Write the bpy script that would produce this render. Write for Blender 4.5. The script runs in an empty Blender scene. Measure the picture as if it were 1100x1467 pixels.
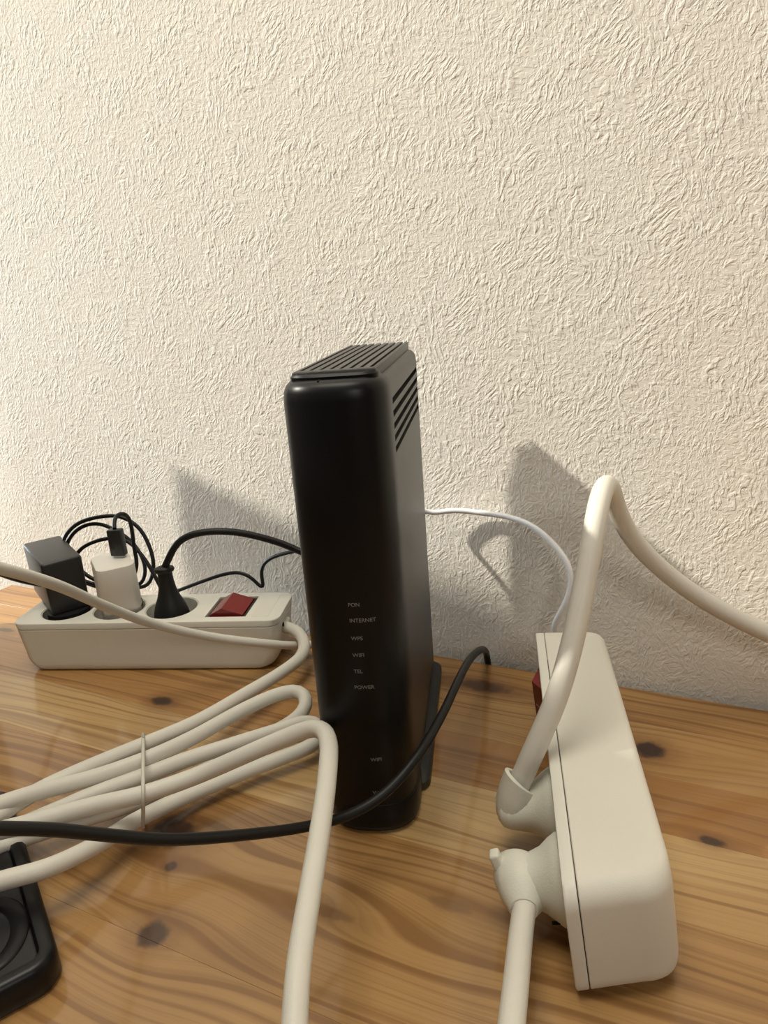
import bpy, bmesh, math, random
from mathutils import Vector, Matrix

# ------------------------------------------------------------------ camera, world, lights, exposure
scn = bpy.context.scene
COL = scn.collection
S = 0.01                                  # everything below is written in centimetres
cam_d = bpy.data.cameras.new('camera')
cam = bpy.data.objects.new('camera', cam_d)
COL.objects.link(cam)
cam_d.sensor_fit = 'VERTICAL'
cam_d.sensor_height = 36.0
cam_d.lens = 1026.35 / 1467.0 * 36.0
cam_d.clip_start = 0.01
YAW, PITCH, ROLL = math.radians(-27.274), math.radians(17.160), math.radians(-4.360)
_f = Vector((math.sin(YAW)*math.cos(PITCH), math.cos(YAW)*math.cos(PITCH), -math.sin(PITCH)))
_r = Vector((math.cos(YAW), -math.sin(YAW), 0.0))
_u = _r.cross(_f)
_r2 = _r*math.cos(ROLL) + _u*math.sin(ROLL)
_u2 = _u*math.cos(ROLL) - _r*math.sin(ROLL)
M = Matrix.Identity(4)
for i in range(3):
    M[i][0], M[i][1], M[i][2] = _r2[i], _u2[i], -_f[i]
M.translation = Vector((13.098, -45.074, 26.628))*S
cam.matrix_world = M
scn.camera = cam

world = bpy.data.worlds.new('room_air')
scn.world = world
world.use_nodes = True
world.node_tree.nodes['Background'].inputs['Color'].default_value = (1.0, 0.92, 0.80, 1)
world.node_tree.nodes['Background'].inputs['Strength'].default_value = 0.035

def add_light(name, kind, loc, energy, color, target=None, **kw):
    d = bpy.data.lights.new(name, kind)
    d.energy = energy
    d.color = color
    for k, v in kw.items():
        setattr(d, k, v)
    o = bpy.data.objects.new(name, d)
    COL.objects.link(o)
    o.location = Vector(loc)*S
    if target is not None:
        o.rotation_euler = (Vector(target)-Vector(loc)).to_track_quat('-Z', 'Y').to_euler()
    return o
# the small warm lamp up to the left, whose hard shadows fall on the wallpaper
add_light('lamp_bulb', 'POINT', (-321, -140, 328), 1290, (1.0, 0.95, 0.83), shadow_soft_size=0.065)
# soft ceiling light over the table
add_light('ceiling_light', 'AREA', (-10, -40, 190), 20, (1.0, 0.94, 0.79), (0, -25, 0), shape='DISK', size=1.0)
# daylight from a window to the left
add_light('window_light', 'AREA', (-200, -21, 30), 40, (0.74, 0.88, 1.0), (-40, -6, 4), shape='RECTANGLE', size=0.38, size_y=0.6)

# unseen fill added right behind the viewer, lifts the tipped strip's near end
add_light('front_fill', 'AREA', (70, -95, 75), 2.6, (1.0, 0.93, 0.84), (8, -22, 3), shape='DISK', size=0.35)

vs = scn.view_settings
vs.view_transform = 'Standard'
vs.look = 'None'
vs.gamma = 1.0
vs.use_curve_mapping = False
vs.exposure = 0.0

# ------------------------------------------------------------------ materials
class NT:
    def __init__(self, name):
        self.m = bpy.data.materials.new(name)
        self.m.use_nodes = True
        self.t = self.m.node_tree
        self.b = self.t.nodes['Principled BSDF']
    def n(self, kind, **kw):
        x = self.t.nodes.new(kind)
        for k, v in kw.items():
            setattr(x, k, v)
        return x
    def l(self, a, b):
        self.t.links.new(a, b)
    def math(self, op, a, b=None, c=None, clamp=False):
        x = self.n('ShaderNodeMath', operation=op)
        x.use_clamp = clamp
        for i, v in enumerate((a, b, c)):
            if v is None:
                continue
            if hasattr(v, 'links'):
                self.l(v, x.inputs[i])
            else:
                x.inputs[i].default_value = v
        return x.outputs[0]
    def comb(self, a, b, c=0.0):
        x = self.n('ShaderNodeCombineXYZ')
        for i, v in enumerate((a, b, c)):
            if hasattr(v, 'links'):
                self.l(v, x.inputs[i])
            else:
                x.inputs[i].default_value = v
        return x.outputs[0]
    def noise(self, vec, scale, detail=2.0, rough=0.5, dist=0.0):
        x = self.n('ShaderNodeTexNoise')
        x.inputs['Scale'].default_value = scale
        x.inputs['Detail'].default_value = detail
        x.inputs['Roughness'].default_value = rough
        x.inputs['Distortion'].default_value = dist
        self.l(vec, x.inputs['Vector'])
        return x.outputs['Fac']
    def smooth(self, v, a, b):
        x = self.n('ShaderNodeMapRange')
        x.interpolation_type = 'SMOOTHSTEP'
        x.inputs['From Min'].default_value = a
        x.inputs['From Max'].default_value = b
        self.l(v, x.inputs['Value'])
        return x.outputs['Result']
    def mix(self, fac, a, b, blend='MIX'):
        x = self.n('ShaderNodeMix')
        x.data_type = 'RGBA'
        x.blend_type = blend
        for sock, v in ((x.inputs[0], fac), (x.inputs[6], a), (x.inputs[7], b)):
            if hasattr(v, 'links'):
                self.l(v, sock)
            elif isinstance(v, (int, float)):
                sock.default_value = v
            else:
                sock.default_value = (*v, 1)
        return x.outputs[2]
    def bump(self, h, strength, dist):
        x = self.n('ShaderNodeBump')
        x.inputs['Strength'].default_value = strength
        x.inputs['Distance'].default_value = dist
        self.l(h, x.inputs['Height'])
        self.l(x.outputs[0], self.b.inputs['Normal'])
    def obj_cm(self):
        tc = self.n('ShaderNodeTexCoord')
        mp = self.n('ShaderNodeMapping')
        mp.inputs['Scale'].default_value = (100, 100, 100)
        self.l(tc.outputs['Object'], mp.inputs['Vector'])
        sp = self.n('ShaderNodeSeparateXYZ')
        self.l(mp.outputs[0], sp.inputs[0])
        return mp.outputs[0], sp.outputs[0], sp.outputs[1], sp.outputs[2]

def plastic(name, col, rough=0.4, spec=0.5, grain=0.0, gscale=40.0, vary=0.0, coat=0.0):
    t = NT(name)
    t.b.inputs['Base Color'].default_value = (*col, 1)
    t.b.inputs['Roughness'].default_value = rough
    t.b.inputs['Specular IOR Level'].default_value = spec
    t.b.inputs['Coat Weight'].default_value = coat
    if grain or vary:
        vec, x, y, z = t.obj_cm()
        if vary:
            nf = t.noise(vec, 0.7, 3.0)
            t.l(t.mix(t.math('MULTIPLY', nf, vary), col, tuple(v*0.7 for v in col)), t.b.inputs['Base Color'])
        if grain:
            t.bump(t.noise(vec, gscale, 2.0), grain, 0.0004)
    return t.m

def metal(name, col, rough=0.35):
    t = NT(name)
    t.b.inputs['Base Color'].default_value = (*col, 1)
    t.b.inputs['Metallic'].default_value = 1.0
    t.b.inputs['Roughness'].default_value = rough
    return t.m

def wallpaper():
    t = NT('embossed_wallpaper')
    vec, x, y, z = t.obj_cm()
    warp = t.noise(vec, 0.35, 2.0)
    w = t.math('MULTIPLY', t.math('SUBTRACT', warp, 0.5), 2.0)
    xw = t.math('ADD', x, w)
    # upright ridges, in loose groups
    v1 = t.comb(t.math('MULTIPLY', xw, 3.3), t.math('MULTIPLY', z, 1.15), y)
    n1 = t.noise(v1, 1.0, 1.0, 0.5, 0.3)
    b1 = t.smooth(n1, 0.50, 0.59)
    m1 = t.smooth(t.noise(vec, 0.42, 1.0), 0.40, 0.60)
    # patches of slanting fine ribs
    d1 = t.math('ADD', x, t.math('MULTIPLY', z, 0.85))
    d2 = t.math('SUBTRACT', z, t.math('MULTIPLY', x, 0.85))
    v2 = t.comb(t.math('MULTIPLY', d2, 3.1), t.math('MULTIPLY', d1, 0.85), y)
    n2 = t.noise(v2, 1.0, 1.0, 0.5, 0.35)
    r2 = t.smooth(n2, 0.44, 0.57)
    m2 = t.math('MULTIPLY', t.smooth(t.noise(vec, 0.30, 1.0), 0.50, 0.60), t.math('SUBTRACT', 1.0, m1))
    # small crumbs everywhere
    n3 = t.noise(t.comb(t.math('MULTIPLY', xw, 4.6), t.math('MULTIPLY', z, 3.4), y), 1.0, 2.0, 0.55, 0.5)
    r3 = t.smooth(n3, 0.42, 0.60)
    n4 = t.noise(vec, 11.0, 1.0, 0.5)
    h = t.math('MULTIPLY', t.math('MULTIPLY', b1, m1), 0.85)
    h = t.math('ADD', h, t.math('MULTIPLY', t.math('MULTIPLY', r2, m2), 0.65))
    h = t.math('ADD', h, t.math('MULTIPLY', r3, 0.42))
    h = t.math('ADD', h, t.math('MULTIPLY', n4, 0.12))
    t.bump(h, 0.50, 0.0007)
    tone = t.noise(vec, 0.06, 2.0)
    t.l(t.mix(tone, (0.78, 0.735, 0.655), (0.75, 0.70, 0.62)), t.b.inputs['Base Color'])
    t.b.inputs['Roughness'].default_value = 0.75
    t.b.inputs['Specular IOR Level'].default_value = 0.25
    return t.m

KNOTS = [  # x, y, half length, half width, reach along the grain, reach across it, darkness
    (9.6, -7.0, 0.95, 0.85, 4.5, 2.4, 1.0), (-1.6, -3.55, 2.0, 0.75, 5.0, 1.2, 0.75),
    (-8.9, -28.0, 0.85, 0.75, 4.0, 2.2, 0.85), (-12.6, -22.6, 1.6, 1.2, 5.0, 2.2, 0.92),
    (-10.9, -24.6, 0.35, 0.35, 3.0, 2.0, 0.8), (-22.4, -12.75, 0.9, 0.6, 4.0, 1.4, 0.95),
    (13.2, -13.35, 0.7, 0.35, 3.5, 1.1, 0.9), (-44.8, -8.4, 1.1, 0.35, 4.0, 1.2, 0.6),
    (-2.2, -24.0, 1.6, 0.35, 6.0, 2.0, 0.35), (2.8, -21.6, 1.2, 0.4, 6.0, 2.6, 0.3)]

def pine():
    t = NT('varnished_pine')
    vec, x, y, z = t.obj_cm()
    oi = t.n('ShaderNodeObjectInfo')
    rnd = t.math('MULTIPLY', oi.outputs['Random'], 60.0)
    v = y
    core = None
    halo = None
    for (kx, ky, a, b, ra, rb, dk) in KNOTS:
        dx = t.math('SUBTRACT', x, kx)
        dy = t.math('SUBTRACT', y, ky)
        q = t.math('ADD', t.math('POWER', t.math('ABSOLUTE', t.math('DIVIDE', dx, ra)), 2.0),
                   t.math('POWER', t.math('ABSOLUTE', t.math('DIVIDE', dy, rb)), 2.0))
        g = t.math('EXPONENT', t.math('MULTIPLY', q, -1.0))
        v = t.math('SUBTRACT', v, t.math('MULTIPLY', t.math('MULTIPLY', dy, g), 0.85))
        k = t.math('SQRT', t.math('ADD', t.math('POWER', t.math('ABSOLUTE', t.math('DIVIDE', dx, a)), 2.0),
                                  t.math('POWER', t.math('ABSOLUTE', t.math('DIVIDE', dy, b)), 2.0)))
        wob = t.math('MULTIPLY', t.math('SUBTRACT', t.noise(vec, 1.6, 2.0), 0.5), 0.7)
        k = t.math('ADD', k, wob)
        c = t.math('MULTIPLY', t.math('SUBTRACT', 1.0, t.smooth(k, 0.55, 1.15)), dk)
        hh = t.math('MULTIPLY', t.math('SUBTRACT', 1.0, t.smooth(k, 0.8, 2.6)), dk)
        core = c if core is None else t.math('MAXIMUM', core, c)
        halo = hh if halo is None else t.math('MAXIMUM', halo, hh)
    # slow wander of the grain makes the flame-shaped figure
    wand = t.noise(t.comb(t.math('MULTIPLY', x, 0.035), t.math('MULTIPLY', y, 0.12), rnd), 1.0, 2.0, 0.5)
    v = t.math('ADD', v, t.math('MULTIPLY', t.math('SUBTRACT', wand, 0.5), 4.0))
    ring = t.noise(t.comb(t.math('MULTIPLY', x, 0.012), t.math('MULTIPLY', v, 1.9), rnd), 1.0, 2.5, 0.6)
    late = t.smooth(ring, 0.47, 0.66)
    fine = t.noise(t.comb(t.math('MULTIPLY', x, 0.10), t.math('MULTIPLY', v, 7.0), rnd), 1.0, 2.0, 0.6)
    hair = t.noise(t.comb(t.math('MULTIPLY', x, 0.5), t.math('MULTIPLY', y, 22.0), rnd), 1.0, 2.0, 0.6)
    broad = t.noise(t.comb(t.math('MULTIPLY', x, 0.04), t.math('MULTIPLY', y, 0.15), rnd), 1.0, 2.0)
    col = t.mix(t.smooth(broad, 0.35, 0.65), (0.34, 0.185, 0.064), (0.40, 0.24, 0.096))
    col = t.mix(t.math('MULTIPLY', late, 0.72), col, (0.175, 0.078, 0.022))
    col = t.mix(t.math('MULTIPLY', t.smooth(fine, 0.48, 0.72), 0.32), col, (0.20, 0.095, 0.028))
    col = t.mix(t.math('MULTIPLY', t.smooth(hair, 0.5, 0.8), 0.14), col, (0.18, 0.09, 0.028))
    col = t.mix(t.math('MULTIPLY', halo, 0.55), col, (0.15, 0.062, 0.019))
    col = t.mix(core, col, (0.03, 0.013, 0.009))
    col = t.mix(1.0, col, oi.outputs['Color'], 'MULTIPLY')
    t.l(col, t.b.inputs['Base Color'])
    t.b.inputs['Roughness'].default_value = 0.42
    t.b.inputs['Specular IOR Level'].default_value = 0.35
    t.b.inputs['Coat Weight'].default_value = 0.6
    t.b.inputs['Coat Roughness'].default_value = 0.10
    t.bump(t.math('ADD', t.math('MULTIPLY', late, 0.5), t.math('MULTIPLY', hair, 0.3)), 0.10, 0.0003)
    return t.m

MAT = {
    'wall': wallpaper(),
    'pine': pine(),
    'white_strip': plastic('white_strip_plastic', (0.72, 0.69, 0.61), 0.48, 0.4, 0.25, 30),
    'white_cap': plastic('white_cover_plastic', (0.73, 0.71, 0.64), 0.42, 0.4, 0.15, 30),
    'socket': plastic('socket_plastic', (0.58, 0.57, 0.50), 0.5, 0.4),
    'cord_white': plastic('white_cord_pvc', (0.70, 0.67, 0.60), 0.45, 0.4, 0.2, 18, 0.25),
    'cord_cool': plastic('thin_white_pvc', (0.80, 0.80, 0.82), 0.40, 0.5),
    'plug_white': plastic('white_plug_rubber', (0.68, 0.67, 0.59), 0.5, 0.4, 0.3, 12),
    'charger': plastic('white_charger_plastic', (0.74, 0.70, 0.64), 0.45, 0.4),
    'black_matte': plastic('black_plug_plastic', (0.012, 0.012, 0.012), 0.45, 0.4),
    'black_box': plastic('black_adapter_plastic', (0.018, 0.018, 0.019), 0.36, 0.5, 0.3, 30),
    'cord_black': plastic('black_cord_pvc', (0.010, 0.0095, 0.0095), 0.45, 0.28),
    'router_front': plastic('router_gloss_black', (0.005, 0.005, 0.006), 0.36, 0.22),
    'router_body': plastic('router_textured_black', (0.022, 0.021, 0.020), 0.38, 0.5, 0.5, 28),
    'router_dark': plastic('router_slot_black', (0.004, 0.004, 0.004), 0.6, 0.2),
    'ink_grey': plastic('grey_print', (0.20, 0.20, 0.195), 0.6, 0.2),
    'ink_light': plastic('pale_mark', (0.45, 0.24, 0.22), 0.6, 0.2),
    'red': plastic('red_rocker_plastic', (0.20, 0.014, 0.012), 0.22, 0.5),
    'switch_frame': plastic('dark_switch_frame', (0.035, 0.03, 0.02), 0.5, 0.4),
    'hole': plastic('dark_hole', (0.004, 0.004, 0.004), 0.8, 0.1),
    'clip': metal('earth_clip_metal', (0.65, 0.66, 0.58), 0.35),
    'steel': metal('connector_metal', (0.5, 0.5, 0.5), 0.35),
    'tie': plastic('clear_tie', (0.62, 0.60, 0.52), 0.35, 0.5),
    'dock_rim': plastic('dock_black_rim', (0.005, 0.005, 0.006), 0.36, 0.3),
    'dock_panel': plastic('dock_charcoal_panel', (0.018, 0.018, 0.020), 0.32, 0.35),
    'floor': plastic('floor_laminate', (0.22, 0.15, 0.09), 0.5, 0.4, 0, 0, 0.5),
    'board': plastic('shade_board_grey', (0.35, 0.33, 0.30), 0.6, 0.3, 0, 0, 0.3),
}

# ------------------------------------------------------------------ mesh helpers (centimetres in, metres out)
def smooth_shade(me, ang=40):
    for p in me.polygons:
        p.use_smooth = True
    try:
        me.set_sharp_from_angle(angle=math.radians(ang))
    except Exception:
        pass

def build(name, bm, mat, parent=None, M=None, ang=40):
    """link bm (centimetres, moved by M) as one mesh object; children store vertices relative to their parent"""
    if M is not None:
        bm.transform(M)
    bmesh.ops.transform(bm, matrix=Matrix.Scale(S, 4), verts=bm.verts)
    org = Vector((0, 0, 0))
    p = parent
    while p is not None:
        org += p.location
        p = p.parent
    bmesh.ops.translate(bm, vec=-org, verts=bm.verts)
    bmesh.ops.recalc_face_normals(bm, faces=bm.faces)
    me = bpy.data.meshes.new(name)
    bm.to_mesh(me)
    bm.free()
    smooth_shade(me, ang)
    me.materials.append(MAT[mat])
    o = bpy.data.objects.new(name, me)
    COL.objects.link(o)
    if parent is not None:
        o.parent = parent
    return o

def tag(o, label=None, cat=None, group=None, kind=None):
    for k, v in (('label', label), ('category', cat), ('group', group), ('kind', kind)):
        if v:
            o[k] = v
    return o

def thing(name, loc, label, cat, group=None):
    o = bpy.data.objects.new(name, None)
    o.empty_display_size = 0.01
    COL.objects.link(o)
    o.location = Vector(loc)*S
    return tag(o, label, cat, group)

def frame(loc, yaw):
    return Matrix.Translation(Vector(loc)) @ Matrix.Rotation(yaw, 4, 'Z')

def bm_box(x0, x1, y0, y1, z0, z1, bev=0.0, seg=2):
    bm = bmesh.new()
    bmesh.ops.create_cube(bm, size=1.0)
    for v in bm.verts:
        v.co = Vector(((x0+x1)/2+v.co.x*(x1-x0), (y0+y1)/2+v.co.y*(y1-y0), (z0+z1)/2+v.co.z*(z1-z0)))
    if bev:
        bmesh.ops.bevel(bm, geom=bm.edges[:], offset=bev, segments=seg, profile=0.5, affect='EDGES')
    return bm

def bm_rings(rings, cap=True):
    """loft through a list of equally long closed rings"""
    bm = bmesh.new()
    vr = [[bm.verts.new(p) for p in r] for r in rings]
    n = len(rings[0])
    for a, b in zip(vr[:-1], vr[1:]):
        for i in range(n):
            bm.faces.new((a[i], a[(i+1) % n], b[(i+1) % n], b[i]))
    if cap:
        bm.faces.new(vr[0][::-1])
        bm.faces.new(vr[-1])
    return bm

def bm_lathe(prof, seg=40, sx=1.0, sy=1.0):
    rings = [[(max(r, 0.001)*math.cos(2*math.pi*i/seg)*sx, max(r, 0.001)*math.sin(2*math.pi*i/seg)*sy, z) for i in range(seg)] for r, z in prof]
    return bm_rings(rings)

def bm_prism(poly, y0, y1):
    """polygon in (x, z) extruded along y"""
    return bm_rings([[(x, y0, z) for x, z in poly], [(x, y1, z) for x, z in poly]])

def sharp_bevel(bm, off, seg, ang=35, keep=None):
    es = [e for e in bm.edges if len(e.link_faces) == 2 and e.calc_face_angle(0) > math.radians(ang) and (keep is None or keep(e))]
    bmesh.ops.bevel(bm, geom=es, offset=off, segments=seg, profile=0.5, affect='EDGES', clamp_overlap=True)
    return bm

def spline(pts, step=0.35):
    P = [Vector(p) for p in pts]
    P = [P[0]*2-P[1]] + P + [P[-1]*2-P[-2]]
    out = []
    for i in range(1, len(P)-2):
        p0, p1, p2, p3 = P[i-1:i+3]
        t0 = 0.0
        t1 = t0+max((p1-p0).length, 1e-4)**0.5
        t2 = t1+max((p2-p1).length, 1e-4)**0.5
        t3 = t2+max((p3-p2).length, 1e-4)**0.5
        n = max(2, int((p2-p1).length/step))
        for k in range(n):
            t = t1+(t2-t1)*k/n
            A1 = p0*((t1-t)/(t1-t0))+p1*((t-t0)/(t1-t0))
            A2 = p1*((t2-t)/(t2-t1))+p2*((t-t1)/(t2-t1))
            A3 = p2*((t3-t)/(t3-t2))+p3*((t-t2)/(t3-t2))
            B1 = A1*((t2-t)/(t2-t0))+A2*((t-t0)/(t2-t0))
            B2 = A2*((t3-t)/(t3-t1))+A3*((t-t1)/(t3-t1))
            out.append(B1*((t2-t)/(t2-t1))+B2*((t-t1)/(t2-t1)))
    out.append(P[-2])
    return out

def relax(pts, it=3):
    for _ in range(it):
        q = pts[:]
        for i in range(1, len(pts)-1):
            q[i] = pts[i]*0.5+(pts[i-1]+pts[i+1])*0.25
        pts = q
    return pts

def bm_tube(pts, rad, seg=14, step=0.35, radii=None, flat=1.0):
    P = relax(spline(pts, step)) if len(pts) > 2 else [Vector(p) for p in pts]
    n = len(P)
    tan = [(P[min(i+1, n-1)]-P[max(i-1, 0)]).normalized() for i in range(n)]
    up = Vector((0, 0, 1)) if abs(tan[0].z) < 0.9 else Vector((1, 0, 0))
    nx = tan[0].cross(up).normalized()
    rings = []
    for i in range(n):
        nx = (nx-tan[i]*nx.dot(tan[i])).normalized()
        ny = tan[i].cross(nx)
        r = radii(i/(n-1)) if radii else rad
        rings.append([tuple(P[i]+nx*(r*math.cos(2*math.pi*k/seg))+ny*(r*flat*math.sin(2*math.pi*k/seg))) for k in range(seg)])
    return bm_rings(rings)

def cut(bm, cutters):
    """boolean difference of bm with every cutter, through throw-away objects"""
    def tmp(b):
        me = bpy.data.meshes.new('tmp')
        bmesh.ops.recalc_face_normals(b, faces=b.faces)
        b.to_mesh(me)
        b.free()
        o = bpy.data.objects.new('tmp', me)
        COL.objects.link(o)
        return o
    base = tmp(bm)
    cs = [tmp(c) for c in cutters]
    for c in cs:
        md = base.modifiers.new('b', 'BOOLEAN')
        md.operation = 'DIFFERENCE'
        md.solver = 'EXACT'
        md.object = c
    dg = bpy.context.evaluated_depsgraph_get()
    dg.update()
    me = bpy.data.meshes.new_from_object(base.evaluated_get(dg))
    out = bmesh.new()
    out.from_mesh(me)
    for o in [base]+cs:
        m = o.data
        bpy.data.objects.remove(o)
        bpy.data.meshes.remove(m)
    bpy.data.meshes.remove(me)
    return out

def bm_text(body, size, width=None, bold=0.0):
    """lettering lying in the local x-y plane, left edge at 0"""
    cu = bpy.data.curves.new('tmp_text', 'FONT')
    cu.body = body
    cu.size = size
    cu.offset = bold
    cu.extrude = 0.004
    cu.resolution_u = 3
    o = bpy.data.objects.new('tmp_text', cu)
    COL.objects.link(o)
    dg = bpy.context.evaluated_depsgraph_get()
    dg.update()
    me = bpy.data.meshes.new_from_object(o.evaluated_get(dg))
    bm = bmesh.new()
    bm.from_mesh(me)
    bpy.data.objects.remove(o)
    bpy.data.curves.remove(cu)
    bpy.data.meshes.remove(me)
    x0 = min(v.co.x for v in bm.verts)
    x1 = max(v.co.x for v in bm.verts)
    k = (width/(x1-x0)) if width else 1.0
    for v in bm.verts:
        v.co.x = (v.co.x-x0)*k
    return bm

CABLES = {
    'strip_cord': [(-17.38,-4.32,2.60), (-16.11,-4.45,2.50), (-14.79,-5.42,2.20), (-14.16,-6.85,1.90), (-14.36,-9.02,1.80), (-14.91,-12.69,2.00), (-15.53,-16.74,2.30), (-16.49,-20.08,2.70), (-17.72,-22.76,2.80), (-18.75,-25.12,2.80), (-19.09,-26.96,2.80), (-19.44,-28.69,2.60), (-18.93,-30.31,2.50), (-17.11,-31.15,2.60), (-15.96,-30.78,2.60), (-14.91,-29.80,2.60), (-14.15,-28.95,2.50), (-13.64,-26.70,2.00), (-13.54,-23.47,1.30), (-12.48,-20.64,1.00), (-10.96,-18.22,1.00), (-9.49,-16.12,1.00), (-8.45,-14.81,1.10), (-8.19,-13.91,1.30), (-8.74,-13.43,1.60), (-9.45,-13.69,1.80), (-10.51,-15.15,1.90), (-12.29,-17.56,2.00), (-13.70,-19.54,2.10), (-14.85,-21.87,2.30), (-16.24,-24.22,2.40), (-17.63,-26.19,2.20), (-19.11,-27.60,1.80), (-19.93,-28.93,1.80), (-21.48,-29.26,2.20), (-20.82,-28.43,2.80), (-19.28,-27.11,3.20), (-18.34,-25.41,3.00), (-16.90,-23.52,2.80), (-15.31,-21.28,2.80), (-14.37,-18.66,2.60), (-13.29,-14.75,2.50), (-12.20,-12.51,2.50), (-11.32,-11.59,2.40), (-10.41,-11.98,2.20), (-10.19,-12.83,1.80), (-10.88,-13.33,1.20), (-11.81,-14.22,0.80), (-12.98,-16.97,0.60), (-14.09,-19.44,0.60), (-15.05,-22.02,0.80), (-16.57,-24.26,1.00), (-17.89,-26.23,1.20), (-18.86,-27.89,1.40), (-19.85,-29.41,1.60), (-20.76,-30.07,2.20), (-19.24,-29.47,2.90), (-17.52,-28.42,3.20), (-16.47,-27.41,3.20), (-14.51,-25.58,3.30), (-12.53,-24.02,3.40), (-10.91,-21.95,3.42), (-8.49,-20.79,4.51), (-6.11,-19.66,5.58), (-4.98,-19.38,6.07), (-4.11,-19.78,6.33), (-3.40,-20.60,6.32), (-2.39,-22.48,6.19), (-1.28,-24.95,5.89), (0.06,-28.17,5.48), (0.95,-30.30,5.17), (1.76,-31.90,4.78), (2.52,-33.32,4.31), (3.18,-34.60,3.72)],
    'white_cord': [(-17.48,-28.64,17.63), (-17.82,-26.82,16.59), (-17.94,-24.95,15.38), (-18.88,-21.55,13.00), (-20.38,-17.55,9.79), (-20.89,-13.61,6.65), (-19.45,-10.16,4.26), (-16.92,-7.29,2.68), (-16.02,-5.59,1.82), (-15.58,-3.97,1.10), (-14.41,-2.29,0.81), (-12.49,-0.61,1.08)],
    'black_cord': [(-8.13,-36.18,12.56), (-7.89,-34.84,11.64), (-7.52,-33.84,10.92), (-6.92,-32.64,10.10), (-6.20,-31.17,8.88), (-5.21,-29.37,7.49), (-3.96,-26.60,5.82), (-2.69,-24.03,4.55), (-1.58,-22.31,4.12), (-0.56,-20.76,4.37), (0.26,-18.87,5.18), (0.38,-15.96,5.61), (-0.11,-12.14,5.45), (-0.74,-8.46,4.79), (-1.07,-5.73,3.99), (-2.39,-0.45,0.71), (-2.36,-0.30,-0.05), (-2.26,-0.26,-3.00), (-2.16,-0.26,-14.00)],
    'plug1_cord': [(4.55,-17.11,2.88), (4.86,-17.05,3.92), (5.47,-16.86,5.62), (6.30,-15.94,8.04), (6.76,-14.67,10.35), (7.02,-13.17,12.94), (7.14,-12.04,14.66), (7.14,-10.69,15.82), (7.11,-9.39,16.23), (7.08,-8.00,16.18), (7.11,-6.58,15.48), (7.27,-5.57,14.07), (7.98,-4.69,12.18), (9.45,-3.70,10.12), (11.94,-2.73,7.90), (15.36,-1.89,5.90), (18.64,-1.59,4.63)],
    'plug2_cord': [(6.34,-21.22,2.30), (6.52,-22.55,2.24), (6.91,-24.65,2.41), (7.29,-26.50,2.61), (7.53,-27.76,2.70), (7.89,-29.44,2.76), (8.27,-31.22,2.51)],
    'thin_white': [(-7.75,-3.30,12.40), (-7.20,-2.50,12.50), (-6.80,-1.70,12.10), (-6.08,-1.20,11.55), (-4.30,-0.80,11.76), (-2.38,-0.50,11.60), (-0.39,-0.60,11.48), (1.37,-1.00,11.06), (3.00,-1.50,9.92), (3.94,-1.90,8.72), (3.99,-2.10,7.35), (3.50,-2.10,5.96), (2.85,-1.90,4.51), (2.90,-1.50,3.40), (2.90,-1.00,1.50), (3.00,-0.30,-0.20), (3.00,-0.25,-4.00), (3.00,-0.25,-12.00)],
    'plug3_cord': [(-25.41,-6.70,7.55), (-25.38,-6.70,8.36), (-24.99,-6.40,9.20), (-24.19,-5.90,9.83), (-22.85,-5.10,10.07), (-21.09,-4.00,9.84), (-19.29,-3.00,9.20), (-17.68,-2.20,8.44), (-16.11,-1.80,7.75), (-13.00,-1.50,9.00), (-9.80,-2.00,8.30), (-8.30,-3.10,8.00)],
    'thin_black': [(-30.54,-3.80,2.93), (-28.34,-3.20,3.79), (-26.30,-2.60,4.55), (-24.48,-2.00,5.15), (-23.10,-1.60,5.33), (-22.24,-1.40,5.04), (-21.71,-1.30,4.38), (-21.34,-1.20,4.00), (-21.10,-1.20,4.22), (-21.26,-1.20,5.01), (-21.13,-1.20,5.88), (-20.41,-1.20,6.57), (-19.19,-1.20,7.11), (-17.47,-1.20,7.63), (-15.15,-1.20,8.37), (-12.73,-1.20,8.04)],
    'usb': [(-30.14,-7.17,10.44), (-30.47,-6.79,10.99), (-30.56,-6.27,11.28), (-30.58,-5.60,11.18), (-30.75,-4.99,10.50), (-31.09,-4.62,9.34), (-31.43,-4.43,7.71), (-31.43,-4.45,6.28), (-31.82,-4.82,5.12), (-33.51,-5.63,4.62), (-35.81,-6.43,5.05), (-37.29,-6.64,6.63), (-37.62,-6.20,8.39), (-36.84,-5.27,9.58), (-35.11,-4.32,10.09), (-33.34,-3.54,10.03), (-31.83,-3.21,9.11), (-30.75,-3.36,7.38), (-30.38,-3.70,5.85), (-30.70,-4.36,4.43), (-32.59,-5.05,4.23), (-35.49,-6.08,4.56), (-37.32,-6.42,5.96), (-37.62,-5.84,8.07), (-36.80,-5.03,9.19), (-35.50,-4.26,9.48), (-33.89,-3.78,8.82), (-32.35,-3.52,7.61), (-31.30,-3.74,5.77), (-31.47,-4.29,4.44), (-33.43,-5.01,4.24), (-36.05,-5.79,5.22), (-37.16,-5.88,6.60), (-36.61,-5.40,7.50), (-34.69,-4.40,8.21), (-32.79,-3.93,8.09), (-31.12,-4.05,6.97), (-29.90,-4.29,5.50), (-29.11,-4.46,4.16), (-28.95,-4.38,3.13)],
    'adapter_cord': [(-36.20,-9.92,6.07), (-36.88,-10.70,6.55), (-36.82,-11.82,7.31), (-36.18,-13.24,8.36), (-35.25,-15.73,10.00), (-34.96,-18.51,11.71)],
}


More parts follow.
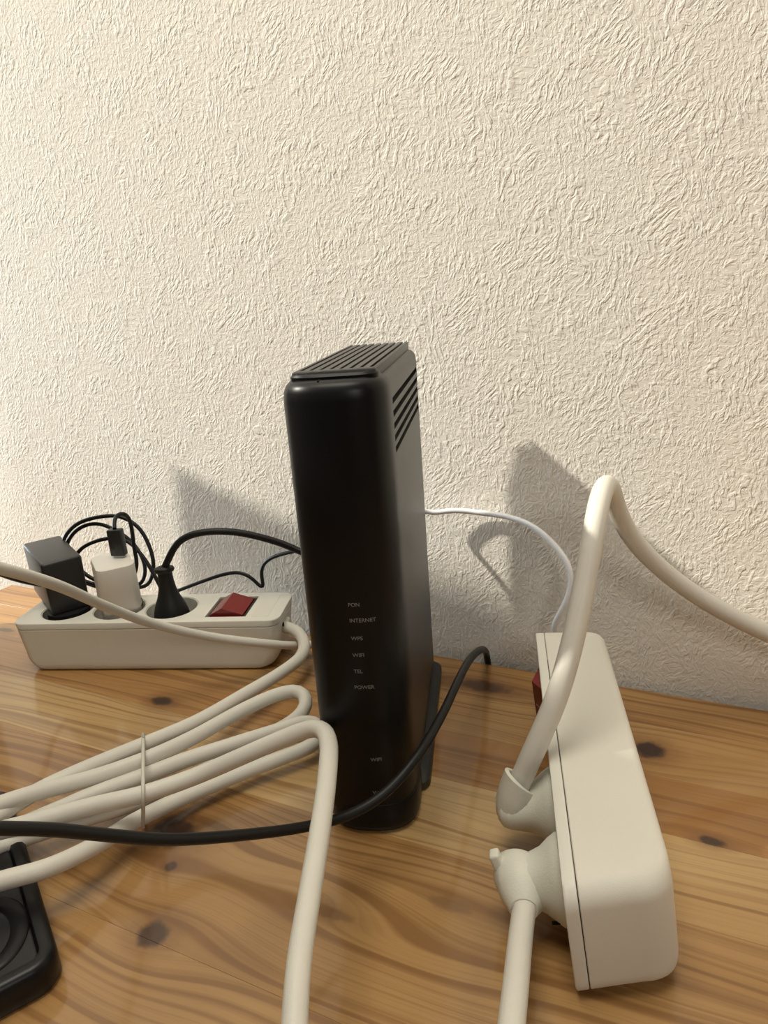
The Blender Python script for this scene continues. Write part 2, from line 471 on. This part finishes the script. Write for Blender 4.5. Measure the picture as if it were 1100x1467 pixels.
# ------------------------------------------------------------------ the setting
TABLE_H = 74.0
tag(build('wall_back', bm_box(-260, 220, 0.0, 10, -TABLE_H, 180), 'wall'), 'cream embossed wallpaper wall behind the table', 'wall', kind='structure')
tag(build('floor', bm_box(-260, 220, -260, 10, -TABLE_H-4, -TABLE_H), 'floor'), 'brown floor under the table', 'floor', kind='structure')

# pine table: every glued stave is a part
X0, X1 = -54.3, 72.0
table = thing('table', (8, -33, -TABLE_H), 'varnished knotty pine table pushed up to the wallpapered wall', 'table')
EDGES = [-0.55, -4.45, -9.2, -13.6, -18.7, -28.3, -33.6, -38.6, -44.2, -49.5, -55.0, -60.5, -66.0]
TONES = [(0.92, 0.84, 0.74), (1.0, 0.95, 0.86), (0.92, 0.80, 0.66), (1.25, 1.38, 1.55), (0.98, 0.93, 0.86), (1.12, 1.12, 1.12),
         (0.95, 0.95, 0.95), (1.05, 1, 1), (0.9, 0.9, 0.9), (1, 1, 1), (1.1, 1.1, 1.1), (0.95, 0.95, 0.95)]
pine_rnd = random.Random(3)
for a, b, tn in zip(EDGES[:-1], EDGES[1:], TONES):
    o = build('plank', bm_box(X0, X1, b+0.002, a-0.002, -2.6, 0.0, 0.01, 1), 'pine')
    o.data.transform(Matrix.Translation(-Vector((0, 0, 0))))
    o.color = (*tn, 1)
    o.parent = table
    o.matrix_parent_inverse = Matrix.Translation(table.location).inverted()
for x in (-50, 67):
    for y in (-5, -61):
        build('leg', bm_box(x-2.8, x+2.8, y-2.8, y+2.8, -TABLE_H, -2.62, 0.3), 'pine', table)

# ------------------------------------------------------------------ router
RX, RY, RA = -2.904, -17.746, math.radians(18.64)
RM = frame((RX, RY, 0), RA)
RD = 15.3
router = thing('router', (RX, RY, 0), 'tall black router standing upright with ribbed vents and grey status lettering', 'router')

def front_outline(a, y0, b, n, back, cnt=28):
    pts = []
    for i in range(cnt+1):
        th = math.pi*i/cnt
        cx, sx = math.cos(th), math.sin(th)
        pts.append((math.copysign(abs(cx)**(2/n), -cx)*a, y0-b*abs(sx)**(2/n)))
    return pts + [(a, back), (-a, back)]

def shell_rings(levels):
    return [[(x, y, z) for x, y in front_outline(a, y0, b, n, back)] for (z, a, y0, b, n, back) in levels]

lv = []
for z, ins in ((0.55, 0.45), (0.72, 0.2), (1.0, 0.07), (1.4, 0.0), (12.0, 0.0), (22.1, 0.0), (22.5, 0.05), (22.75, 0.16), (22.92, 0.34), (22.99, 0.6)):
    lv.append((z+(0.14 if z > 20 else 0), 2.40-ins, 0.95, 2.20-ins, 2.7, 1.35))
fs = build('front_shell', bm_rings(shell_rings(lv)), 'router_front', router, RM @ Matrix.Translation((-0.10, 0, 0)), 50)
tag(fs, 'smooth glossy black front cover')
# small parting line on the shell's top rim
build('parting_line', bm_box(-0.62, -0.56, -0.80, 0.9, 22.9, 23.15), 'router_dark', router, RM)

def case_ring(x, ins):
    y1, z0, z1, r = RD-ins, 0.55+ins, 23.02-ins, max(1.0-ins, 0.25)
    pts = [(x, 1.2, z0), (x, y1, z0)]
    for i in range(9):
        t = math.pi/2*i/8
        pts.append((x, y1-r+r*math.cos(t), z1-r+r*math.sin(t)))
    return pts+[(x, 1.2, z1)]
cr = 0.5
arc = [math.pi/2*i/5 for i in range(6)]
bm = bm_rings([case_ring(-2.2+cr-cr*math.cos(t), cr*(1-math.sin(t))) for t in arc]
              + [case_ring(2.25-cr+cr*math.sin(t), cr*(1-math.cos(t))) for t in arc])
slots = []
for z in (21.74, 21.13, 20.55, 19.99, 19.44):
    slots.append(bm_box(1.85, 2.6, 1.55, RD-0.35, z-0.15, z+0.15))
    slots.append(bm_box(-2.6, -1.8, 1.55, RD-0.35, z-0.15, z+0.15))
build('case', cut(bm, slots), 'router_body', router, RM, 35)
# top grille plate with slots running front to back
bm = bm_box(-1.98, 1.82, 0.15, RD-0.35, 22.7, 23.46, 0.12, 2)
gs = []
for i in range(8):
    x = -1.62+i*0.452
    gs.append(bm_box(x-0.085, x+0.085, 0.62, RD+0.5, 23.1, 23.8))
build('top_grille', cut(bm, gs), 'router_body', router, RM, 35)
lip = [(22.8, 1.98, 0.5, 0.85, 3.0, 0.75), (23.24, 1.98, 0.5, 0.85, 3.0, 0.75), (23.34, 1.90, 0.5, 0.76, 3.0, 0.75)]
build('grille_lip', bm_rings(shell_rings(lip)), 'router_front', router, RM @ Matrix.Translation((-0.08, 0, 0)))
# stand: long flat foot and the cup under the front
def round_rect(hx, y0, y1, rad, cnt=6):
    pts = []
    for cx, cy, a0 in ((hx-rad, y1-rad, 0), (-hx+rad, y1-rad, 90), (-hx+rad, y0+rad, 180), (hx-rad, y0+rad, 270)):
        for i in range(cnt+1):
            t = math.radians(a0+90*i/cnt)
            pts.append((cx+rad*math.cos(t), cy+rad*math.sin(t)))
    return pts
ft = [[(x, y, z) for x, y in round_rect(2.78-i, 1.9+i, RD+0.3-i, 0.9)] for z, i in ((0, 0.12), (0.1, 0), (0.55, 0.0), (0.72, 0.15))]
build('stand_foot', bm_rings(ft), 'router_body', router, RM)
cup = []
for z, ins in ((0.0, 0.30), (0.18, 0.08), (0.5, 0.0), (1.6, 0.0), (1.75, 0.05), (1.8, 0.2)):
    cup.append((z, 2.40-ins, 0.95, 2.27-ins, 2.6, 1.9))
build('stand_cup', bm_rings(shell_rings(cup)), 'router_front', router, RM, 50)
# status lettering, each word lying on the curved front
def front_y(x):
    return 0.95-2.20*(max(0.0, 1-abs((x+0.10)/2.40)**2.7))**(1/2.7)
WORDS = [('PON', -0.09, 12.80, 0.52), ('INTERNET', -0.09, 12.00, 1.22), ('WPS', -0.11, 11.08, 0.56), ('WIFI', -0.12, 10.20, 0.56),
         ('TEL', -0.12, 9.34, 0.42), ('POWER', -0.16, 8.48, 0.96), ('WIFI', 0.29, 4.40, 0.55), ('WPS', 0.25, 2.45, 0.55)]
for wd, x, z, wdt in WORDS:
    bm = bm_text(wd, 0.27, wdt, 0.002)
    for v in bm.verts:
        px = x+v.co.x
        pz = z+v.co.y
        v.co = Vector((px, front_y(px)-0.006-v.co.z, pz))
    build('lettering', bm, 'ink_grey', router, RM)

# ------------------------------------------------------------------ power strips
L, D, H = 21.4, 5.2, 4.1
SOCKETS = (1.45, -2.9, -7.25)
def end_x(z):
    """half length of the strip at height z: ends lean in and round under"""
    if z >= 1.5:
        return L/2-0.42*(1-(z-1.5)/(H-1.5))
    t = 1-z/1.5
    return L/2-0.42-1.25*(1-math.sqrt(max(0, 1-t*t)))

def strip_ring(z, ins=0.0):
    hw = D/2-ins
    if z < 0.5:
        hw -= 0.4*(1-math.sqrt(max(0.0, 1-(1-z/0.5)**2)))
    return [(x, y, z) for x, y in round_rect(end_x(z)-ins, -hw, hw, 0.95, 8)]

def make_strip(parent, Mx, cord_key, cord_rad):
    def cutters():
        cs = []
        for u in SOCKETS:
            b = bm_lathe([(2.06, H-1.75), (2.06, H+1)], 40)
            b.transform(Matrix.Translation((u, 0, 0)))
            cs.append(b)
        cs.append(bm_box(4.8, 8.0, -1.85, 1.8, H-0.9, H+1))
        return cs
    zs = [0, 0.03, 0.08, 0.16, 0.28, 0.42, 0.6, 0.8, 1.0, 1.2, 1.4, 1.6, 2.4, H-0.60]
    base = bm_rings([strip_ring(z) for z in zs]+[strip_ring(H-0.56, 0.04)])
    build('base_shell', cut(base, cutters()), 'white_strip', parent, Mx, 30)
    cover = bm_rings([strip_ring(H-0.52, 0.03), strip_ring(H-0.49), strip_ring(H-0.10), strip_ring(H-0.03, 0.03), strip_ring(H, 0.10)])
    build('top_cover', cut(cover, cutters()), 'white_cap', parent, Mx, 30)
    for u in SOCKETS:
        # cup insert
        prof = [(2.05, H-0.05), (2.05, H-1.73), (1.98, H-1.73), (1.95, H-0.05)]
        n = 40
        bm = bmesh.new()
        rg = []
        for rr, z in ((2.05, H-0.04), (1.96, H-0.04), (1.93, H-1.6), (0.001, H-1.6)):
            rg.append([bm.verts.new((u+rr*math.cos(2*math.pi*i/n), rr*math.sin(2*math.pi*i/n), z)) for i in range(n)])
        rg.append([bm.verts.new((u+2.05*math.cos(2*math.pi*i/n), 2.05*math.sin(2*math.pi*i/n), H-1.74)) for i in range(n)])
        for a, b in zip(rg[:3], rg[1:4]):
            for i in range(n):
                bm.faces.new((a[i], a[(i+1) % n], b[(i+1) % n], b[i]))
        for i in range(n):
            bm.faces.new((rg[0][i], rg[4][i], rg[4][(i+1) % n], rg[0][(i+1) % n]))
        bm.faces.new(rg[4])
        so = build('socket', bm, 'socket', parent, Mx, 40)
        ca, sa_ = math.cos(math.radians(38)), math.sin(math.radians(38))
        for sgn in (-1, 1):
            b = bm_lathe([(0.26, H-1.61), (0.26, H-1.58)], 16)
            b.transform(Matrix.Translation((u+sgn*0.95*ca, sgn*0.95*sa_, 0)))
            build('pin_hole', b, 'hole', so, Mx)
            b = bm_box(1.62, 1.90, -0.2, 0.2, H-1.6, H-0.35, 0.05, 1)
            b.transform(Matrix.Translation((u, 0, 0)) @ Matrix.Rotation(math.radians(-52 if sgn > 0 else 128), 4, 'Z'))
            build('earth_clip', b, 'clip', so, Mx)
    # switch: dark frame with a red rocker
    bm = bm_box(4.84, 7.96, -1.81, 1.76, H-0.88, H-0.12, 0.05, 1)
    fr = cut(bm, [bm_box(5.02, 7.72, -1.62, 1.58, H-0.55, H+1)])
    build('switch_frame', fr, 'switch_frame', parent, Mx)
    rk = bm_prism([(5.08, H-0.7), (7.66, H-0.7), (7.66, H-0.02), (6.05, H+0.52), (5.08, H+0.0)], -1.52, 1.48)
    sharp_bevel(rk, 0.07, 2, 25)
    ro = build('rocker', rk, 'red', parent, Mx, 25)
    tag(ro, 'red rocker switch')
    bm = bm_text('O', 0.7)
    sl = math.atan2(-0.54, 1.61)
    bm.transform(Matrix.Translation((6.75, -0.2, H+0.275)) @ Matrix.Rotation(-sl, 4, 'Y'))
    build('off_mark', bm, 'ink_light', ro, Mx)
    bm = bm_box(5.35, 5.95, -0.1, 0.0, -0.004, 0.004)
    bm.transform(Matrix.Translation((5.35, 0, H+0.152)) @ Matrix.Rotation(-math.atan2(0.52, 0.97), 4, 'Y') @ Matrix.Translation((-5.35, 0, 0)))
    build('on_mark', bm, 'ink_light', ro, Mx)
    # end label plate
    bm = bm_box(8.45, 9.75, -1.9, 1.9, H-0.03, H+0.02, 0.015, 1)
    build('label_plate', bm, 'white_strip', parent, Mx)
    b = bm_lathe([(0.17, -0.02), (0.17, 0.03)], 16)
    b.transform(Matrix.Translation((end_x(3.2), -1.0, 3.0)) @ Matrix.Rotation(math.radians(84), 4, 'Y'))
    build('screw_hole', b, 'hole', parent, Mx)
    b = bm_lathe([(0.62, -0.3), (0.62, 0.25), (0.5, 0.38)], 24)
    b.transform(Matrix.Translation((end_x(2.4)-0.05, 0.1, 2.4)) @ Matrix.Rotation(math.radians(90), 4, 'Y'))
    build('cord_grip', b, 'white_strip', parent, Mx)
    if cord_key:
        build('power_cord', bm_tube(CABLES[cord_key], cord_rad), 'cord_white', parent, None, 60)

S1X, S1Y, S1A = -27.33, -7.26, math.radians(19.32)
strip1 = thing('power_strip', (S1X, S1Y, 0), 'white three-socket power strip lying flat with red switch and plugs in its sockets', 'power strip')
M1 = frame((S1X, S1Y, 0), S1A)
make_strip(strip1, M1, 'strip_cord', 0.44)

S2X, S2Y, S2A, S2T = 5.80, -13.85, math.radians(107.3), math.radians(6.2)
u2 = Vector((math.cos(S2A), math.sin(S2A), 0))
_h = Vector((-math.sin(S2A), math.cos(S2A), 0))
n2 = _h*math.cos(S2T)-Vector((0, 0, 1))*math.sin(S2T)          # the strip leans a little towards its plugs
w2 = Vector((0, 0, 1))*math.cos(S2T)+_h*math.sin(S2T)
M2 = Matrix.Identity(4)
for i in range(3):
    M2[i][0], M2[i][1], M2[i][2] = u2[i], -w2[i], n2[i]
M2.translation = Vector((S2X, S2Y, 0))+w2*(D/2)-n2*H
strip2 = thing('power_strip', (S2X, S2Y, 0), 'white power strip turned on its long side with two white plugs pushed in', 'power strip')
make_strip(strip2, M2, None, 0.44)

# ------------------------------------------------------------------ white plugs in the tipped strip
def elbow_plug(u, cord_key, cord_rad, label, tab_piece):
    base = Vector((S2X, S2Y, 0))+u2*u+w2*(D/2)
    t = thing('power_plug', tuple(base), label, 'plug')
    ax = Matrix.Identity(4)
    yv = n2.cross(w2)
    for i in range(3):
        ax[i][0], ax[i][1], ax[i][2] = w2[i], yv[i], n2[i]
    ax.translation = base
    bm = bm_lathe([(1.0, -1.45), (1.82, -1.45), (1.84, -0.2), (1.80, 0.12), (1.58, 0.45), (1.28, 0.80), (1.08, 1.25), (0.98, 1.75), (0.92, 2.15), (0.78, 2.5), (0.45, 2.7)], 40)
    build('plug_body', bm, 'plug_white', t, ax, 60)
    P = [Vector(p) for p in CABLES[cord_key]]
    d0 = (P[1]-P[0]).normalized()
    hub = base+n2*1.9
    # boot that wraps the cord where it leaves the plug
    b0, b1 = hub-d0*(0.95 if tab_piece else 0.55), P[0]+d0*(1.5 if tab_piece else 1.05)
    cutk = 0.12 if tab_piece else 0.45
    n = 28
    side = d0.cross(n2).normalized()
    fw = side.cross(d0)
    rings = []
    for tt, ro in ((0.0, 0.45), (0.06, 0.90), (0.16, 1.12), (0.45, 1.18), (0.75, 0.95), (1.0, 0.56)) if tab_piece else ((0.0, 0.55), (0.08, 0.80), (0.35, 0.95), (0.75, 0.92), (1.0, 0.86)):
        c = b0.lerp(b1, tt)
        rings.append([tuple(c+side*(ro*math.cos(2*math.pi*i/n))+fw*(ro*math.sin(2*math.pi*i/n))+d0*(cutk*math.sin(2*math.pi*i/n+0.6) if tt == 1.0 else 0)) for i in range(n)])
    inner = []
    for tt, ri in ((1.0, 0.66 if not tab_piece else 0.475), (0.55, 0.47)):
        c = b0.lerp(b1, tt)
        inner.append([tuple(c+side*(ri*math.cos(2*math.pi*i/n))+fw*(ri*math.sin(2*math.pi*i/n))+d0*(cutk*math.sin(2*math.pi*i/n+0.6) if tt == 1.0 else 0)) for i in range(n)])
    build('cable_boot', bm_rings(rings+inner), 'plug_white', t, None, 50)
    build('cord', bm_tube([hub]+P[0:1]*0+P, cord_rad), 'cord_white', t, None, 60)
    # little slots near the rim
    for a in (35, 145):
        b = bm_box(-0.14, 0.14, -0.05, 0.06, 0.18, 0.62)
        b.transform(ax @ Matrix.Rotation(math.radians(a), 4, 'Z') @ Matrix.Translation((0, 1.62, 0)))
        build('grip_slot', b, 'hole', t)
    if tab_piece:
        tm = Matrix.Identity(4)
        ty = w2.lerp(n2, 0.18).normalized()
        tn = u2.cross(ty).normalized()
        for i in range(3):
            tm[i][0], tm[i][1], tm[i][2] = u2[i], tn[i], ty[i]
        tm.translation = hub+n2*0.55+u2*0.25
        build('pull_tab', bm_box(-0.28, 0.28, -0.22, 0.22, -0.4, 1.28, 0.12, 3), 'plug_white', t, tm, 40)
    return t

elbow_plug(-2.9, 'plug1_cord', 0.53, 'white plug whose thick cord arches up high and over the tipped power strip', False)
elbow_plug(-7.25, 'plug2_cord', 0.48, 'white plug with pull tab whose thick cord drops down off the table front', True)

# ------------------------------------------------------------------ what is plugged into the flat strip
# black adapter block
AX, AY, AA = -36.47, -8.34, math.radians(62.1)
AM = frame((AX, AY, 0), AA)
ad = thing('power_adapter', (AX, AY, 4.1), 'black block power adapter plugged into the end socket of flat strip', 'adapter')
bm = bm_box(-1.52, 1.52, -3.58, 3.58, 4.14, 8.54)
for v in bm.verts:
    if v.co.z < 5:
        v.co.x *= 0.95
        v.co.y *= 0.97
sharp_bevel(bm, 0.22, 3, 30)
build('housing', bm, 'black_box', ad, AM, 40)
sk = M1 @ Vector((-7.25, 0, 0))
b = bm_lathe([(1.6, 2.55), (1.6, 4.2)], 32)
build('plug_insert', b, 'black_matte', ad, Matrix.Translation((sk.x, sk.y, 0)), 40)
build('cord', bm_tube(CABLES['adapter_cord'], 0.2, 10), 'cord_black', ad, None, 60)

# white usb charger
CX, CY, CA = -30.32, -7.85, math.radians(54.4)
CM = frame((CX, CY, 0), CA)
ch = thing('usb_charger', (CX, CY, 4.1), 'white USB charger block plugged into the middle socket of flat strip', 'charger')
def rrect(hx, hy, rad, z, cnt=6):
    return [(x, y, z) for x, y in round_rect(hx, -hy, hy, rad, cnt)]
rings = [rrect(1.40, 1.75, 0.7, 2.9), rrect(1.42, 1.78, 0.7, 4.2), rrect(1.48, 2.1, 0.75, 4.6), rrect(1.45, 2.15, 0.75, 7.75), rrect(1.40, 2.10, 0.72, 7.98), rrect(1.25, 1.95, 0.6, 8.06)]
build('housing', bm_rings(rings), 'charger', ch, CM, 40)
b = bm_box(1.20, 1.50, -1.55, -1.05, 4.3, 4.95, 0.02, 1)
build('contact_notch', b, 'switch_frame', ch, CM)

# usb cable with its plug on the charger
cp = Vector((CX, CY, 8.06))
us = thing('usb_cable', tuple(cp), 'coiled thin black USB cable plugged into the white charger top', 'cable')
kx = frame((CABLES['usb'][0][0], CABLES['usb'][0][1], 0), math.radians(20))
ztop = CABLES['usb'][0][2]
bm = bm_box(-0.58, 0.58, -0.36, 0.36, 8.22, ztop-0.05, 0.12, 2)
build('plug_housing', bm, 'black_box', us, kx)
build('plug_shell', bm_box(-0.45, 0.45, -0.2, 0.2, 7.9, 8.25, 0.05, 1), 'steel', us, kx)
build('cable', bm_tube(CABLES['usb'], 0.165, 10, 0.3), 'cord_black', us, None, 60)

# round black plug
pk = M1 @ Vector((1.35, 0, 0))
pg = thing('power_plug', (pk.x, pk.y, 2.5), 'black tapered round plug in the socket next to red switch', 'plug')
bm = bm_lathe([(1.2, 2.52), (1.42, 2.55), (1.42, 3.3), (1.32, 3.8), (1.18, 4.3), (1.02, 4.7), (0.85, 5.1), (0.68, 5.7), (0.58, 6.4), (0.55, 7.05), (0.72, 7.15), (0.78, 7.3), (0.72, 7.46), (0.5, 7.55), (0.3, 7.62)], 36, 1.0, 0.78)
bm.transform(Matrix.Rotation(math.radians(40), 4, 'Z'))
build('plug_body', bm, 'black_matte', pg, Matrix.Translation((pk.x, pk.y, 0)), 40)
build('cord', bm_tube([(pk.x, pk.y, 7.4)]+CABLES['plug3_cord'][1:], 0.27, 12), 'cord_black', pg, None, 60)

# ------------------------------------------------------------------ loose cables
def cable(name, key, rad, mat, label, seg=14, flat=1.0):
    P = CABLES[key]
    bm = bm_tube(P, rad, seg, 0.35, None, flat)
    o = build(name, bm, mat, None, None, 60)
    tag(o, label, 'cable')
    return o
cable('black_cable', 'black_cord', 0.235, 'cord_black', 'loose black cord passing in front of the router to the wall')
cable('white_cable', 'white_cord', 0.31, 'cord_white', 'white cord slanting down across the front of the flat power strip')
cable('thin_white_cable', 'thin_white', 0.19, 'cord_cool', 'thin white cable looping against the wall behind the tipped strip', 10)
cable('thin_black_cable', 'thin_black', 0.15, 'cord_black', 'thin black kinked cable on the wall side of the flat strip', 10)

# tie round the bundled cord
TIE = [(-16.82,-19.80,2.41), (-16.84,-19.76,2.50), (-16.85,-19.72,2.60), (-16.85,-19.70,2.70), (-16.83,-19.70,2.80), (-16.80,-19.71,2.89), (-16.76,-19.73,2.98), (-16.70,-19.77,3.06), (-16.64,-19.82,3.12), (-16.57,-19.88,3.17), (-16.50,-19.94,3.20), (-12.47,-23.96,3.91), (-12.40,-24.03,3.90), (-12.33,-24.11,3.88), (-12.28,-24.18,3.83), (-12.23,-24.24,3.77), (-12.19,-24.30,3.69), (-12.17,-24.34,3.60), (-12.16,-24.38,3.50), (-12.16,-24.39,3.40), (-12.18,-24.40,3.30), (-12.21,-24.39,3.21), (-13.27,-23.82,1.02), (-13.32,-23.78,0.94), (-13.38,-23.73,0.88), (-13.45,-23.67,0.83), (-15.04,-22.16,0.30), (-15.11,-22.08,0.29), (-15.18,-22.01,0.30), (-15.24,-21.94,0.32), (-15.30,-21.87,0.37), (-16.78,-19.86,2.33), (-16.82,-19.80,2.41)]
ti = thing('cable_tie', tuple(TIE[0]), 'thin pale tie wrapped round the white cord bundle', 'tie')
build('loop', bm_tube(TIE, 0.10, 8, 0.2), 'tie', ti, None, 60)
build('tail', bm_tube([(-16.47,-20.03,3.00), (-16.13,-20.23,3.40), (-16.26,-20.16,3.60)], 0.08, 8, 0.1), 'tie', ti, None, 60)


# ------------------------------------------------------------------ dark device cut by the lower left corner
DX, DY, DA = -18.9, -31.9, math.radians(-29)
DM = frame((DX, DY, 0), DA)
dk = thing('black_device', (DX, DY, 0), 'black plastic device with rounded corner and ring under the white cord loop', 'device')
def rr2(hx, hy, rad, z, ins=0.0):
    return [(x, y, z) for x, y in round_rect(hx-ins, -hy+ins, hy-ins, max(rad-ins, 0.05), 6)]
rings = [rr2(7.1, 4.6, 1.1, 0.0, 0.15), rr2(7.1, 4.6, 1.1, 0.2), rr2(7.1, 4.6, 1.1, 1.2), rr2(7.1, 4.6, 1.1, 1.42, 0.12), rr2(7.1, 4.6, 1.1, 1.5, 0.32), rr2(7.1, 4.6, 1.1, 1.48, 0.62), rr2(7.1, 4.6, 1.1, 1.2, 0.75)]
build('rim', bm_rings(rings), 'dock_rim', dk, DM, 45)
build('panel', bm_rings([rr2(7.1, 4.6, 1.1, 1.15, 0.8), rr2(7.1, 4.6, 1.1, 1.26, 0.8)]), 'dock_panel', dk, DM, 45)
ring_pts = [(3.6+2.0*math.cos(2*math.pi*i/24), 2.1+1.45*math.sin(2*math.pi*i/24), 1.28) for i in range(25)]
build('ring', bm_tube(ring_pts, 0.38, 12, 0.2, None, 0.3), 'dock_rim', dk, DM, 60)

# ------------------------------------------------------------------ added unseen board left of the view, shaped to keep lamp off the table
pt = thing('shade_board', (-49, -30, 0), 'unseen grey board with slanting top added to shade the table from the lamp', 'board')
poly = [(-8.9, 0.0), (-8.95, 23.6), (-9.35, 34.3), (-13.95, 41.0), (-18.6, 49.0), (-21.0, 53.4), (-26, 59.5), (-36.5, 62.0), (-38.5, 65.5), (-60, 72.0), (-60, 0.0)]
bm = bm_rings([[(-49.3, y, z) for y, z in poly], [(-48.5, y, z) for y, z in poly]])
build('panel', bm, 'board', pt)
for y in (-14, -54):
    build('foot', bm_box(-53.5, -48.0, y-2, y+2, 0, 1.2, 0.2), 'board', pt)
